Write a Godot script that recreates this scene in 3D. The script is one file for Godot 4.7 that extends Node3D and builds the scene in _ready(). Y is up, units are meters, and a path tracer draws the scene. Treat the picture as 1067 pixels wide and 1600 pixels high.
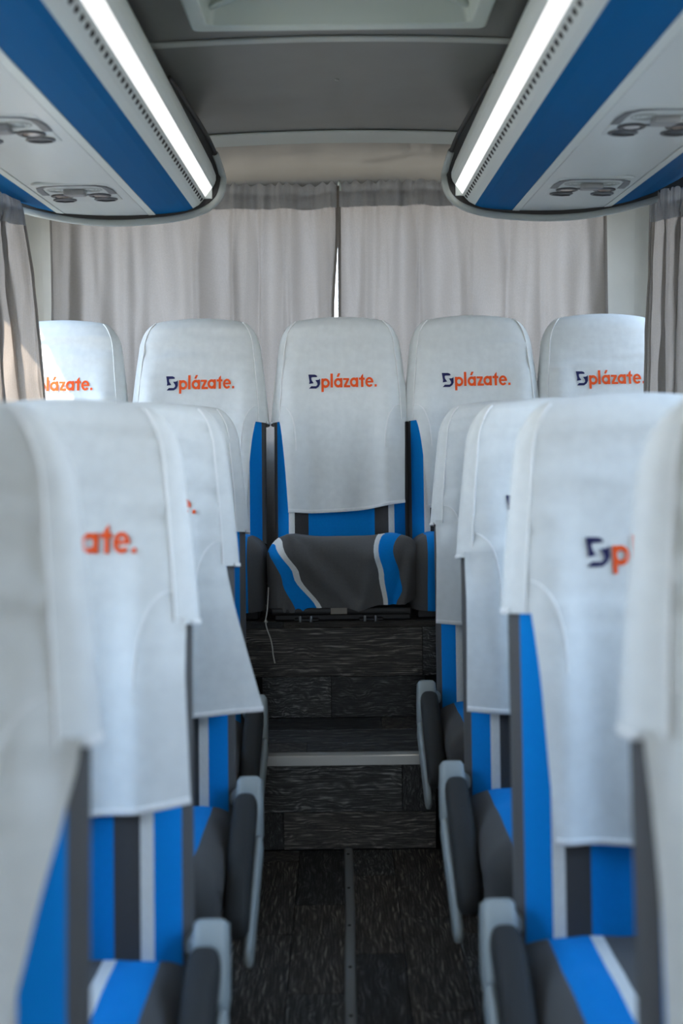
extends Node3D

# ---------------------------------------------------------------- constants of the place
const CEIL := 2.186          # ceiling height over the aisle
const STEP_D := 3.04         # where the main floor ends and the first riser stands
const STEP_H := 0.277
const BENCH_D := 3.438       # second riser
const BENCH_H := 0.593
const REAR_D := 4.26         # rear wall
const SIDE_X := 1.24        # side walls
const FRONT_Z := 2.3         # windscreen end, behind the camera
const N_EXP := 3.3           # roundness of the padded cross-sections

var used := {}
var M := {}
var wrinkle := FastNoiseLite.new()
var loose := false

# ---------------------------------------------------------------- naming
func numbered(called: String) -> String:
	var n: int = used.get(called, 0)
	used[called] = n + 1
	return called if n == 0 else "%s_%03d" % [called, n]

func tag(o: Node, label := "", category := "", group := "", kind := "") -> Node:
	if label: o.set_meta("label", label)
	if category: o.set_meta("category", category)
	if group: o.set_meta("group", group)
	if kind: o.set_meta("kind", kind)
	return o

func thing(called: String, label: String, category: String, at := Vector3.ZERO, group := "") -> Node3D:
	var o := Node3D.new()
	o.name = numbered(called)
	add_child(o)
	o.position = at
	tag(o, label, category, group)
	return o

func part(parent: Node, called: String, mesh: Mesh, material: Material, at := Vector3.ZERO) -> MeshInstance3D:
	var o := MeshInstance3D.new()
	o.name = numbered(called) if parent == self else called
	o.mesh = mesh
	o.material_override = material
	o.cast_shadow = GeometryInstance3D.SHADOW_CASTING_SETTING_ON
	parent.add_child(o, true)
	o.position = at
	return o

func struct(called: String, mesh: Mesh, material: Material, label: String, at := Vector3.ZERO) -> MeshInstance3D:
	var o := part(self, called, mesh, material, at)
	tag(o, label, "", "", "structure")
	return o

# ---------------------------------------------------------------- mesh tools
func pack(v: PackedVector3Array, idx: PackedInt32Array, uv := PackedVector2Array()) -> ArrayMesh:
	var nrm := PackedVector3Array()
	nrm.resize(v.size())
	for i in range(0, idx.size(), 3):
		var a := v[idx[i]]
		var n := (v[idx[i + 2]] - a).cross(v[idx[i + 1]] - a)
		nrm[idx[i]] += n
		nrm[idx[i + 1]] += n
		nrm[idx[i + 2]] += n
	for i in nrm.size():
		nrm[i] = nrm[i].normalized() if nrm[i].length_squared() > 1e-20 else Vector3.UP
	var arr := []
	arr.resize(Mesh.ARRAY_MAX)
	arr[Mesh.ARRAY_VERTEX] = v
	arr[Mesh.ARRAY_NORMAL] = nrm
	arr[Mesh.ARRAY_INDEX] = idx
	if uv.size() == v.size():
		arr[Mesh.ARRAY_TEX_UV] = uv
	var m := ArrayMesh.new()
	m.add_surface_from_arrays(Mesh.PRIMITIVE_TRIANGLES, arr)
	return m

# a sheet: P(u, v) for u, v in 0..1
func grid(P: Callable, nu: int, nv: int) -> ArrayMesh:
	var v := PackedVector3Array()
	var idx := PackedInt32Array()
	for j in nv + 1:
		for i in nu + 1:
			v.append(P.call(float(i) / nu, float(j) / nv))
	for j in nv:
		for i in nu:
			var a := j * (nu + 1) + i
			var b := a + nu + 1
			idx.append_array(PackedInt32Array([a, b, a + 1, a + 1, b, b + 1]))
	return pack(v, idx)

# superellipse tube along a path; size = half width (sideways) and half height at every point
func sweep(pts: Array, hw, hh, expo := 2.0, seg := 12, side := Vector3.ZERO, caps := true) -> ArrayMesh:
	var v := PackedVector3Array()
	var idx := PackedInt32Array()
	var n := pts.size()
	for i in n:
		var t: Vector3 = (pts[mini(i + 1, n - 1)] - pts[maxi(i - 1, 0)]).normalized()
		var s := side
		if s == Vector3.ZERO:
			s = Vector3.UP if absf(t.y) < 0.9 else Vector3.RIGHT
			s = t.cross(s)
		s = (s - t * s.dot(t)).normalized()
		var u := s.cross(t).normalized()
		var a: float = hw[i] if hw is Array else hw
		var b: float = hh[i] if hh is Array else hh
		for k in seg:
			var th := TAU * k / seg
			var c := cos(th)
			var d := sin(th)
			v.append(pts[i] + s * a * signf(c) * pow(absf(c), 2.0 / expo) + u * b * signf(d) * pow(absf(d), 2.0 / expo))
	for i in n - 1:
		for k in seg:
			var a := i * seg + k
			var b := i * seg + (k + 1) % seg
			idx.append_array(PackedInt32Array([a, b, a + seg, b, b + seg, a + seg]))
	if caps:
		for e in [0, n - 1]:
			var c := v.size()
			v.append(pts[e])
			for k in seg:
				var a: int = e * seg + k
				var b: int = e * seg + (k + 1) % seg
				idx.append_array(PackedInt32Array([c, b, a] if e == 0 else [c, a, b]))
	return pack(v, idx)

# bar with rounded ends
func round_bar(a: Vector3, b: Vector3, hw: float, hh: float, expo := 2.6, seg := 16, side := Vector3.RIGHT, bow := Vector3.ZERO) -> ArrayMesh:
	var pts := []
	var ws := []
	var hs := []
	var L := (b - a).length()
	for i in 19:
		var t := 0.5 - 0.5 * cos(PI * i / 18.0)
		var e := minf(t, 1.0 - t) * L
		var r := minf(hh * 0.9, L * 0.45)
		var q := 1.0 if e >= r else sqrt(maxf(0.0, 1.0 - pow(1.0 - e / r, 2.0)))
		pts.append(a.lerp(b, t) + bow * sin(PI * t))
		ws.append(hw * lerpf(0.35, 1.0, q) if q > 0.0 else 0.0005)
		hs.append(maxf(hh * q, 0.0005))
	return sweep(pts, ws, hs, expo, seg, side)

# polygon in x/y run along z
func extrude(poly: PackedVector2Array, z0: float, z1: float, smooth := false) -> ArrayMesh:
	var v := PackedVector3Array()
	var idx := PackedInt32Array()
	var n := poly.size()
	var rows := 2
	for i in n:
		var p := poly[i]
		var q := poly[(i + 1) % n]
		var b := v.size()
		v.append_array(PackedVector3Array([Vector3(p.x, p.y, z0), Vector3(q.x, q.y, z0), Vector3(p.x, p.y, z1), Vector3(q.x, q.y, z1)]))
		idx.append_array(PackedInt32Array([b, b + 1, b + 2, b + 1, b + 3, b + 2]))
	var tri := Geometry2D.triangulate_polygon(poly)
	for z in [z0, z1]:
		var b := v.size()
		for p in poly:
			v.append(Vector3(p.x, p.y, z))
		for k in range(0, tri.size(), 3):
			idx.append_array(PackedInt32Array([b + tri[k], b + tri[k + 1], b + tri[k + 2]] if z == z0 else [b + tri[k], b + tri[k + 2], b + tri[k + 1]]))
	return pack(v, idx)

# a strip of a curved profile, with thickness, run along z (rounded smoothly along the profile)
func strip(line: Array, thick: float, z0: float, z1: float, inward: Vector2) -> ArrayMesh:
	var poly := PackedVector2Array()
	for p in line:
		poly.append(p)
	for i in range(line.size() - 1, -1, -1):
		poly.append(line[i] + inward * thick)
	return extrude(poly, z0, z1)

# box with chamfered edges, uv 0..1 over the large faces (length along u)
func slab(sx: float, sy: float, sz: float, c := 0.0) -> ArrayMesh:
	var v := PackedVector3Array()
	var uv := PackedVector2Array()
	var idx := PackedInt32Array()
	var h := Vector3(sx, sy, sz) * 0.5
	var quad := func(a: Vector3, b: Vector3, d: Vector3, e: Vector3) -> void:
		var k := v.size()
		for p in [a, b, d, e]:
			v.append(p)
			var flat := [p.x / sx + 0.5, p.y / sy + 0.5, p.z / sz + 0.5]
			var q := Vector2(flat[1], flat[2])
			var dims := Vector2(sy, sz)
			if sz <= sx and sz <= sy:
				q = Vector2(flat[0], flat[1])
				dims = Vector2(sx, sy)
			elif sy <= sx and sy <= sz:
				q = Vector2(flat[0], flat[2])
				dims = Vector2(sx, sz)
			if dims.y > dims.x:
				q = Vector2(q.y, q.x)
			uv.append(q)
		var n: Vector3 = (b - a).cross(e - a)
		var mid: Vector3 = (a + b + d + e) / 4.0
		if n.dot(mid) > 0: idx.append_array(PackedInt32Array([k, k + 2, k + 1, k, k + 3, k + 2]))
		else: idx.append_array(PackedInt32Array([k, k + 1, k + 2, k, k + 2, k + 3]))
	for ax in 3:
		for sg in [-1.0, 1.0]:
			var o := Vector3.ZERO
			o[ax] = sg * h[ax]
			var p := Vector3.ZERO
			var q := Vector3.ZERO
			p[(ax + 1) % 3] = h[(ax + 1) % 3] - c
			q[(ax + 2) % 3] = h[(ax + 2) % 3] - c
			quad.call(o - p - q, o + p - q, o + p + q, o - p + q)
	if c > 0.0:
		for ax in 3:
			var e := (ax + 1) % 3
			var f := (ax + 2) % 3
			for s1 in [-1.0, 1.0]:
				for s2 in [-1.0, 1.0]:
					var a := Vector3.ZERO
					var b := Vector3.ZERO
					a[e] = s1 * h[e]
					a[f] = s2 * (h[f] - c)
					b[e] = s1 * (h[e] - c)
					b[f] = s2 * h[f]
					var l := Vector3.ZERO
					l[ax] = h[ax] - c
					quad.call(a - l, a + l, b + l, b - l)
	return pack(v, idx, uv)

# flat disc or ring lying in x/z, thick in y, rim rounded
func puck(rx: float, rz: float, thick: float, hole := 0.0, seg := 28) -> ArrayMesh:
	var prof := [Vector2(1.0, 0.0), Vector2(1.0, 0.55), Vector2(0.93, 0.9), Vector2(0.82, 1.0), Vector2(maxf(hole, 0.001), 1.0), Vector2(maxf(hole, 0.001), 0.0)]
	return grid(func(u: float, v: float):
		var k: float = v * (prof.size() - 1)
		var i := mini(int(k), prof.size() - 2)
		var p: Vector2 = prof[i].lerp(prof[i + 1], k - i)
		return Vector3(cos(u * TAU) * rx * p.x, -p.y * thick, sin(u * TAU) * rz * p.x), seg, 5)

# ---------------------------------------------------------------- materials
func noise_image(w: int, h: int, freq: float, seed_: int, oct := 4) -> Image:
	var n := FastNoiseLite.new()
	n.seed = seed_
	n.noise_type = FastNoiseLite.TYPE_SIMPLEX_SMOOTH
	n.frequency = freq
	n.fractal_octaves = oct
	var im := n.get_seamless_image(w, h)
	im.convert(Image.FORMAT_RGB8)
	return im

func weave_image() -> Image:
	var im := Image.create_empty(128, 128, false, Image.FORMAT_RGB8)
	var r := RandomNumberGenerator.new()
	r.seed = 5
	for y in 128:
		for x in 128:
			var over := ((x / 4) + (y / 4)) % 2 == 0
			var d := absf(float(y % 4 if over else x % 4) - 1.5) / 2.0
			var k := 1.0 - 0.13 * d - r.randf_range(0.0, 0.08)
			im.set_pixel(x, y, Color(k, k, k))
	return im

func wood_image(seed_: int, dark: Color, light: Color) -> Image:
	var w := 512
	var h := 192
	var im := Image.create_empty(w, h, false, Image.FORMAT_RGB8)
	var n := FastNoiseLite.new()
	n.seed = seed_
	n.frequency = 1.0
	n.fractal_octaves = 3
	for y in h:
		for x in w:
			var fx := float(x) / w
			var fy := float(y) / h
			var bend := n.get_noise_2d(fx * 2.2, fy * 1.2 + 7.0) * 0.35
			var ring := sin((fy + bend * 0.8) * 62.0 + n.get_noise_2d(fx * 2.0, fy * 7.0) * 2.5)
			var pore := n.get_noise_2d(fx * 3.2 + 30.0, (fy + bend * 0.12) * 62.0)
			var broad := n.get_noise_2d(fx * 3.0 + 60.0, fy * 4.0)
			var k := clampf(0.38 + 0.20 * ring * (0.6 + broad) + 0.95 * pore + 0.22 * broad, 0.0, 1.0)
			im.set_pixel(x, y, dark.lerp(light, k * k))
	return im

func mat(called: String, color: Color, rough := 0.6, metal := 0.0, spec := 0.5) -> StandardMaterial3D:
	var m := StandardMaterial3D.new()
	m.resource_name = called
	m.albedo_color = color
	m.roughness = rough
	m.metallic = metal
	m.metallic_specular = spec
	m.cull_mode = BaseMaterial3D.CULL_DISABLED
	M[called] = m
	return m

func cloth(called: String, color: Color, tex: Texture2D, bump: Texture2D, scale := 12.0, back := Color.BLACK) -> StandardMaterial3D:
	var m := mat(called, color, 0.95, 0.0, 0.25)
	m.uv1_triplanar = true
	m.uv1_scale = Vector3.ONE * scale
	m.albedo_texture = tex
	m.heightmap_enabled = true
	m.heightmap_texture = bump
	m.heightmap_scale = 0.06
	m.rim_enabled = true
	m.rim = 0.25
	m.rim_tint = 0.5
	if back != Color.BLACK:
		m.backlight_enabled = true
		m.backlight = back
	return m

func make_materials() -> void:
	var weave := ImageTexture.create_from_image(weave_image())
	var mott := noise_image(256, 256, 0.02, 3)
	for y in 256:
		for x in 256:
			var k := 0.95 + 0.05 * mott.get_pixel(x, y).r
			mott.set_pixel(x, y, Color(k, k, k))
	var mottle := ImageTexture.create_from_image(mott)
	var scuff := ImageTexture.create_from_image(noise_image(256, 256, 0.03, 11, 5))
	cloth("white_cloth", Color(0.90, 0.91, 0.90), mottle, weave, 5.0, Color(0.30, 0.30, 0.30))
	cloth("white_seam", Color(0.95, 0.95, 0.94), mottle, weave, 8.0)
	cloth("grey_fabric", Color(0.40, 0.395, 0.39), weave, weave, 8.0)
	cloth("dark_fabric", Color(0.31, 0.305, 0.305), weave, weave, 8.0)
	cloth("blue_fabric", Color(0.03, 0.57, 0.91), weave, weave, 8.0)
	cloth("piping_fabric", Color(0.97, 0.97, 0.95), weave, weave, 9.0)
	cloth("curtain_cloth", Color(0.66, 0.64, 0.62), weave, weave, 7.0, Color(0.93, 0.90, 0.87))
	cloth("curtain_band", Color(0.74, 0.74, 0.74), weave, weave, 7.0, Color(0.6, 0.6, 0.6))
	var p := cloth("rack_blue", Color(0.015, 0.40, 0.64), weave, weave, 14.0)
	p.rim_enabled = false
	p.metallic_specular = 0.15
	p.roughness = 0.6
	p.heightmap_scale = 0.03
	mat("rack_white", Color(0.80, 0.83, 0.82), 0.42)
	mat("service_white", Color(0.76, 0.79, 0.79), 0.33)
	mat("groove", Color(0.10, 0.10, 0.11), 0.7)
	mat("rack_dark", Color(0.17, 0.17, 0.17), 0.55)
	mat("service_block", Color(0.50, 0.51, 0.52), 0.4)
	mat("unit_grey", Color(0.31, 0.33, 0.35), 0.4)
	mat("unit_dark", Color(0.16, 0.17, 0.19), 0.4)
	mat("lens_glass", Color(0.52, 0.47, 0.44), 0.15, 0.5)
	var roof := mat("roof_lining", Color(0.46, 0.465, 0.455), 0.38, 0.35, 0.5)
	roof.uv1_triplanar = true
	roof.uv1_scale = Vector3.ONE * 1.3
	roof.albedo_texture = mottle
	var cove := mat("cove_lining", Color(0.44, 0.43, 0.405), 0.30, 0.5, 0.5)
	cove.uv1_triplanar = true
	cove.albedo_texture = mottle
	mat("roof_strip", Color(0.66, 0.68, 0.66), 0.4)
	mat("hatch_white", Color(0.74, 0.78, 0.75), 0.4)
	mat("hatch_red", Color(0.72, 0.08, 0.06), 0.4)
	var wall := mat("wall_panel", Color(0.88, 0.88, 0.85), 0.35)
	wall.uv1_triplanar = true
	wall.albedo_texture = mottle
	mat("frame_black", Color(0.06, 0.06, 0.065), 0.55)
	mat("pad_rubber", Color(0.165, 0.17, 0.168), 0.75)
	mat("plastic_grey", Color(0.62, 0.65, 0.645), 0.38)
	mat("steel", Color(0.62, 0.63, 0.63), 0.35, 0.9)
	var alu := mat("aluminium", Color(0.95, 0.94, 0.91), 0.35, 0.6)
	alu.roughness_texture = scuff
	mat("strip_grey", Color(0.52, 0.53, 0.53), 0.45, 0.3)
	mat("floor_base", Color(0.035, 0.035, 0.035), 0.8)
	mat("print_navy", Color(0.075, 0.085, 0.30), 0.8)
	mat("print_orange", Color(0.93, 0.33, 0.05), 0.8)
	mat("cord", Color(0.72, 0.70, 0.66), 0.9)
	mat("paper_tag", Color(0.50, 0.47, 0.43), 0.8)
	var g := mat("window_glass", Color(0.80, 0.86, 0.88, 0.12), 0.03)
	g.transparency = BaseMaterial3D.TRANSPARENCY_ALPHA
	var led := mat("led_diffuser", Color(0.95, 0.95, 0.95), 0.5)
	led.emission_enabled = true
	led.emission = Color(1.0, 0.995, 0.98)
	led.emission_energy_multiplier = 0.6
	var tones := [[Color(0.15, 0.15, 0.145), Color(0.60, 0.595, 0.58)], [Color(0.11, 0.112, 0.11), Color(0.44, 0.44, 0.435)], [Color(0.16, 0.15, 0.138), Color(0.64, 0.61, 0.57)]]
	for i in 3:
		var w := mat("plank_%d" % i, Color.WHITE, 0.55, 0.0, 0.4)
		var im := wood_image(21 + i, tones[i][0], tones[i][1])
		w.albedo_texture = ImageTexture.create_from_image(im)
		w.heightmap_enabled = true
		w.heightmap_texture = w.albedo_texture
		w.heightmap_scale = 0.12

# ---------------------------------------------------------------- seats
# s runs up along the backrest, th round its cross-section (PI/2 faces forward)
func back_size(s: float, H: float, off: float) -> Vector2:
	var k := clampf((s - (H - 0.36)) / 0.36, 0.0, 1.0)
	var w := lerpf(0.229, 0.193, pow(k, 1.3)) + off
	var t := lerpf(0.062, 0.052, k) + off
	var top := H + off
	var rc := 0.10
	if s > top - rc:
		var q := minf((s - (top - rc)) / rc, 1.0)
		w -= rc * 0.62 * (1.0 - sqrt(maxf(0.0, 1.0 - q * q)))
	var rt := 0.05
	if s > top - rt:
		var q := minf((s - (top - rt)) / rt, 1.0)
		t *= sqrt(maxf(0.0, 1.0 - q * q))
	return Vector2(w, t)

func back_point(th: float, s: float, H: float, tilt: float, off := 0.0) -> Vector3:
	var b := back_size(s, H, off)
	var c := cos(th)
	var d := sin(th)
	var x := b.x * signf(c) * pow(absf(c), 2.0 / N_EXP)
	var z := b.y * signf(d) * pow(absf(d), 2.0 / N_EXP)
	var k := clampf((s - (H - 0.40)) / 0.3, 0.0, 1.0)
	if z > 0.0:
		z += (1.0 - k) * 0.032 * exp(-pow((absf(x) - 0.165) / 0.045, 2.0)) * clampf(d * 2.0, 0.0, 1.0)
	var y := s + 0.012 * cos(x / maxf(b.x, 0.01) * PI / 2) * smoothstep(H - 0.12, H, s)
	z += 0.012 * sin(s / H * PI)
	return Vector3(x, y * cos(tilt) + z * sin(tilt), -y * sin(tilt) + z * cos(tilt))

func angle_at(x: float, s: float, H: float, off := 0.0) -> float:
	var w := back_size(s, H, off).x
	var c := signf(x) * pow(minf(absf(x) / w, 0.999), N_EXP / 2.0)
	return acos(c)

const BACK_EDGES := [0.112, 0.158, 0.178]

func backrest_parts(root: Node3D, H: float, tilt: float, y0: float) -> void:
	var at := Vector3(0, y0, 0)
	var band := func(a: Callable, b: Callable, n: int) -> ArrayMesh:
		return grid(func(u: float, v: float):
			var s: float = H * sin(v * PI / 2)
			return back_point(lerpf(a.call(s), b.call(s), u), s, H, tilt), n, 22)
	var side := 0.42
	var shell: ArrayMesh = band.call(func(_s: float): return PI - side, func(_s: float): return TAU + side, 34)
	part(root, "backrest_shell", shell, M.grey_fabric, at)
	var ang := func(x: float) -> Callable: return func(s: float): return angle_at(x, s, H)
	part(root, "backrest_centre", band.call(ang.call(BACK_EDGES[0]), ang.call(-BACK_EDGES[0]), 12), M.blue_fabric, at)
	for sg in [-1.0, 1.0]:
		part(root, "backrest_stripe", band.call(ang.call(sg * BACK_EDGES[1]), ang.call(sg * BACK_EDGES[0]), 4), M.dark_fabric, at)
		part(root, "backrest_piping", band.call(ang.call(sg * BACK_EDGES[2]), ang.call(sg * BACK_EDGES[1]), 3), M.piping_fabric, at)
		var outer := func(_s: float): return side if sg > 0 else PI - side
		part(root, "backrest_bolster", band.call(outer, ang.call(sg * BACK_EDGES[2]), 7), M.blue_fabric, at)

# cushion: a across (-1..1), b along the profile (0 back, 1 bottom of the front)
func cushion_point(x: float, b: float, L: float, hf: float, rise: float, sag: Callable) -> Vector3:
	var W := 0.236
	var r := 0.06
	var arc := r * PI / 2
	var drop: float = hf * sag.call(x) - r
	var total := (L - r) + arc + drop
	var t := b * total
	var base := Vector3.ZERO
	var n := Vector3.UP
	if t < L - r:
		base = Vector3(0, rise * t / (L - r), t)
	elif t < L - r + arc:
		var q := (t - (L - r)) / r
		base = Vector3(0, rise - r + r * cos(q), L - r + r * sin(q))
		n = Vector3(0, cos(q), sin(q))
	else:
		var q := t - (L - r) - arc
		base = Vector3(0, rise - r - q, L - 0.10 * q)
		n = Vector3(0, 0, 1)
	var k := clampf(absf(x) / W, 0.0, 1.0)
	var inset := 0.075 * (1.0 - pow(1.0 - pow(k, 7.0), 0.45))
	base -= n * inset
	base += n * 0.012 * exp(-pow((absf(x) - 0.17) / 0.05, 2.0))
	var wr := wrinkle.get_noise_3d(x * 260.0, b * 160.0, L * 900.0)
	if loose:
		for l in [[-0.20, 0.46, 0.045, 1.0, 0.013], [-0.13, 0.50, 0.03, 0.93, -0.010], [0.11, 0.52, 0.05, 1.0, 0.011], [0.22, 0.50, 0.19, 1.0, 0.010], [0.20, 0.62, 0.16, 1.0, -0.009], [-0.05, 0.56, 0.09, 0.66, 0.006]]:
			var a := Vector2(l[0], l[1] * 0.5)
			var c := Vector2(l[2], l[3] * 0.5)
			var p := Vector2(x, b * 0.5)
			var near := Geometry2D.get_closest_point_to_segment(p, a, c)
			base += n * l[4] * 1.7 * exp(-pow(p.distance_to(near) / 0.022, 2.0)) * smoothstep(0.42, 0.6, b)
		base += n * 0.004 * sin(x * 210.0 + 3.0 * sin(x * 31.0)) * smoothstep(0.9, 1.0, b)
	base += n * wr * 0.006
	base.x = x
	return base

func cushion_parts(root: Node3D, edges: Array, cols: Array, names: Array, L: float, hf: float, rise: float, at: Vector3, sag: Callable) -> void:
	for i in cols.size():
		var lo: Callable = edges[i]
		var hi: Callable = edges[i + 1]
		var m := grid(func(u: float, v: float): return cushion_point(lerpf(lo.call(v), hi.call(v), u), v, L, hf, rise, sag), 14 if i in [0, cols.size() - 1] else (4 if "piping" in names[i] else 12), 34)
		part(root, names[i], m, M[cols[i]], at)
	# the sides and the base that close the cushion
	for sg in [-1.0, 1.0]:
		var m := grid(func(u: float, v: float):
			var p := cushion_point(sg * 0.236, v, L, hf, rise, sag)
			var low: float = rise - hf * sag.call(sg * 0.236)
			return Vector3(p.x - sg * 0.012 * u, lerpf(p.y, minf(p.y, low), u), lerpf(p.z, p.z * 0.97, u)), 3, 24)
		part(root, "cushion_side", m, M.grey_fabric, at)

func flat(x: float) -> Callable: return func(_b: float): return x

func row_cushion(root: Node3D, at: Vector3, L: float, hf: float) -> void:
	var e := [flat(-0.236), flat(-0.186), flat(-0.117), flat(-0.094), flat(0.094), flat(0.117), flat(0.186), flat(0.236)]
	var c := ["grey_fabric", "blue_fabric", "piping_fabric", "grey_fabric", "piping_fabric", "blue_fabric", "grey_fabric"]
	var n := ["cushion_edge", "cushion_stripe", "cushion_piping", "cushion_centre", "cushion_piping", "cushion_stripe", "cushion_edge"]
	cushion_parts(root, e, c, n, L, hf, 0.02, at, func(_x: float): return 1.0)

func seat_stand(root: Node3D) -> void:
	part(root, "seat_frame", slab(0.42, 0.05, 0.40, 0.008), M.frame_black, Vector3(0, 0.235, 0.24))
	for sg in [-1.0, 1.0]:
		var leg := sweep([Vector3(0, 0.22, 0.18), Vector3(0, 0.12, 0.20), Vector3(0, 0.02, 0.20)], 0.018, 0.05, 4.0, 12, Vector3.RIGHT)
		part(root, "leg", leg, M.frame_black, Vector3(sg * 0.14, 0, 0))
		part(root, "foot", slab(0.06, 0.018, 0.34, 0.004), M.frame_black, Vector3(sg * 0.14, 0.010, 0.20))

func armrest(root: Node3D, sg: float) -> void:
	var a := Node3D.new()
	a.name = "armrest"
	root.add_child(a, true)
	a.position = Vector3(sg * 0.266, 0, 0)
	# light grey hinge bracket: rounded plate with a turned-over top
	part(a, "hinge_bracket", sweep([Vector3(0, 0.455, 0.045), Vector3(0, 0.452, 0.047), Vector3(0, 0.40, 0.070), Vector3(0, 0.345, 0.088), Vector3(0, 0.318, 0.096), Vector3(0, 0.308, 0.098)], [0.022, 0.027, 0.030, 0.030, 0.026, 0.012], [0.026, 0.031, 0.040, 0.044, 0.036, 0.014], 4.5, 24, Vector3.RIGHT), M.plastic_grey)
	part(a, "hinge_link", round_bar(Vector3(-sg * 0.045, 0.405, 0.01), Vector3(sg * 0.01, 0.405, 0.03), 0.024, 0.020, 3.0, 14, Vector3.BACK), M.plastic_grey)
	part(a, "arm_pad", round_bar(Vector3(-sg * 0.004, 0.428, 0.095), Vector3(-sg * 0.004, 0.265, 0.395), 0.026, 0.036, 2.8, 20, Vector3.RIGHT, Vector3(0, 0.012, 0)), M.pad_rubber)
	part(a, "arm_shell", round_bar(Vector3(sg * 0.0250, 0.350, 0.125), Vector3(sg * 0.0190, 0.205, 0.385), 0.010, 0.030, 2.8, 16, Vector3.RIGHT), M.plastic_grey)

const ROW_H := 0.944
const ROW_TILT := 0.157
const ROW_Y := 0.335
const REAR_H := 0.775
const REAR_TILT := 0.185
const REAR_Y := 0.215

func row_seat(arm: float) -> Node3D:
	var s := Node3D.new()
	backrest_parts(s, ROW_H, ROW_TILT, ROW_Y)
	row_cushion(s, Vector3(0, 0.395, 0.025), 0.43, 0.15)
	seat_stand(s)
	if arm != 0.0:
		armrest(s, arm)
	return s

func rear_seat() -> Node3D:
	var s := Node3D.new()
	backrest_parts(s, REAR_H, REAR_TILT, REAR_Y)
	row_cushion(s, Vector3(0, 0.245, 0.02), 0.29, 0.235)
	part(s, "seat_frame", slab(0.44, 0.035, 0.25, 0.006), M.frame_black, Vector3(0, 0.019, 0.15))
	return s

func curve(pts: Array) -> Callable:
	return func(b: float) -> float:
		for i in pts.size() - 1:
			if b <= pts[i + 1].x:
				var q: float = clampf((b - pts[i].x) / (pts[i + 1].x - pts[i].x), 0.0, 1.0)
				return lerpf(pts[i].y, pts[i + 1].y, q * q * (3.0 - 2.0 * q))
		return pts[-1].y

# the middle seat of the bench: its loose grey cover hangs crooked over the cushion's front
func middle_seat() -> Node3D:
	var s := Node3D.new()
	backrest_parts(s, REAR_H, REAR_TILT, REAR_Y)
	var b0 := 0.46
	var e := [flat(-0.236),
		curve([Vector2(0, -0.2355), Vector2(b0, -0.2352), Vector2(0.62, -0.225), Vector2(0.80, -0.185), Vector2(1.0, -0.145)]),
		curve([Vector2(0, -0.228), Vector2(b0, -0.222), Vector2(0.58, -0.203), Vector2(0.76, -0.150), Vector2(1.0, -0.078)]),
		curve([Vector2(0, -0.208), Vector2(b0, -0.202), Vector2(0.58, -0.181), Vector2(0.76, -0.131), Vector2(1.0, -0.062)]),
		curve([Vector2(0, 0.126), Vector2(b0, 0.122), Vector2(0.64, 0.096), Vector2(0.80, 0.112), Vector2(1.0, 0.126)]),
		curve([Vector2(0, 0.140), Vector2(b0, 0.136), Vector2(0.64, 0.111), Vector2(0.80, 0.128), Vector2(1.0, 0.140)]),
		curve([Vector2(0, 0.196), Vector2(b0, 0.190), Vector2(0.64, 0.156), Vector2(0.80, 0.176), Vector2(0.9, 0.184), Vector2(1.0, 0.165)]),
		flat(0.236)]
	var c := ["grey_fabric", "blue_fabric", "piping_fabric", "grey_fabric", "piping_fabric", "blue_fabric", "grey_fabric"]
	var n := ["cushion_edge", "cushion_stripe", "cushion_piping", "cushion_centre", "cushion_piping", "cushion_stripe", "cushion_edge"]
	loose = true
	var hang := curve([Vector2(-0.24, 0.95), Vector2(-0.17, 0.99), Vector2(-0.07, 0.99), Vector2(0.02, 0.94), Vector2(0.055, 0.96), Vector2(0.12, 0.90), Vector2(0.17, 0.90), Vector2(0.24, 0.83)])
	cushion_parts(s, e, c, n, 0.30, 0.235, 0.02, Vector3(0, 0.245, 0.02), hang)
	loose = false
	for ch in s.get_children():
		if "cushion" in ch.name: ch.scale.x = 1.03
	part(s, "seat_frame", slab(0.44, 0.045, 0.272, 0.006), M.frame_black, Vector3(0, 0.024, 0.16))
	part(s, "frame_bar", sweep([Vector3(-0.225, 0.034, 0.303), Vector3(0.215, 0.034, 0.303)], 0.008, 0.012, 3.0, 10), M.frame_black)
	part(s, "paper_tag", slab(0.052, 0.020, 0.003, 0.0008), M.paper_tag, Vector3(-0.012, 0.036, 0.3125))
	# cradle lining that shows under the lifted right corner of the cover
	part(s, "cushion_base", slab(0.43, 0.10, 0.265, 0.02), M.frame_black, Vector3(0, 0.085, 0.145))
	for x in [-0.115, 0.09]:
		var br := Node3D.new()
		br.name = "hinge"
		s.add_child(br, true)
		br.position = Vector3(x, 0.014, 0.318)
		part(br, "plate", slab(0.075, 0.007, 0.03, 0.0015), M.frame_black, Vector3(0, -0.004, -0.01))
		for k in [-0.02, 0.014]:
			part(br, "bolt", sweep([Vector3(k, -0.010, 0.004), Vector3(k, 0.008, 0.004)], 0.0045, 0.0045, 2.0, 8), M.steel)
	return s

# ---------------------------------------------------------------- slip covers
func front_point(x: float, s: float, H: float, tilt: float, off: float, wr: float) -> Vector3:
	var p := back_point(angle_at(x, s, H, off), s, H, tilt, off)
	return p + Vector3(0, sin(tilt), cos(tilt)) * wr

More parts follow.
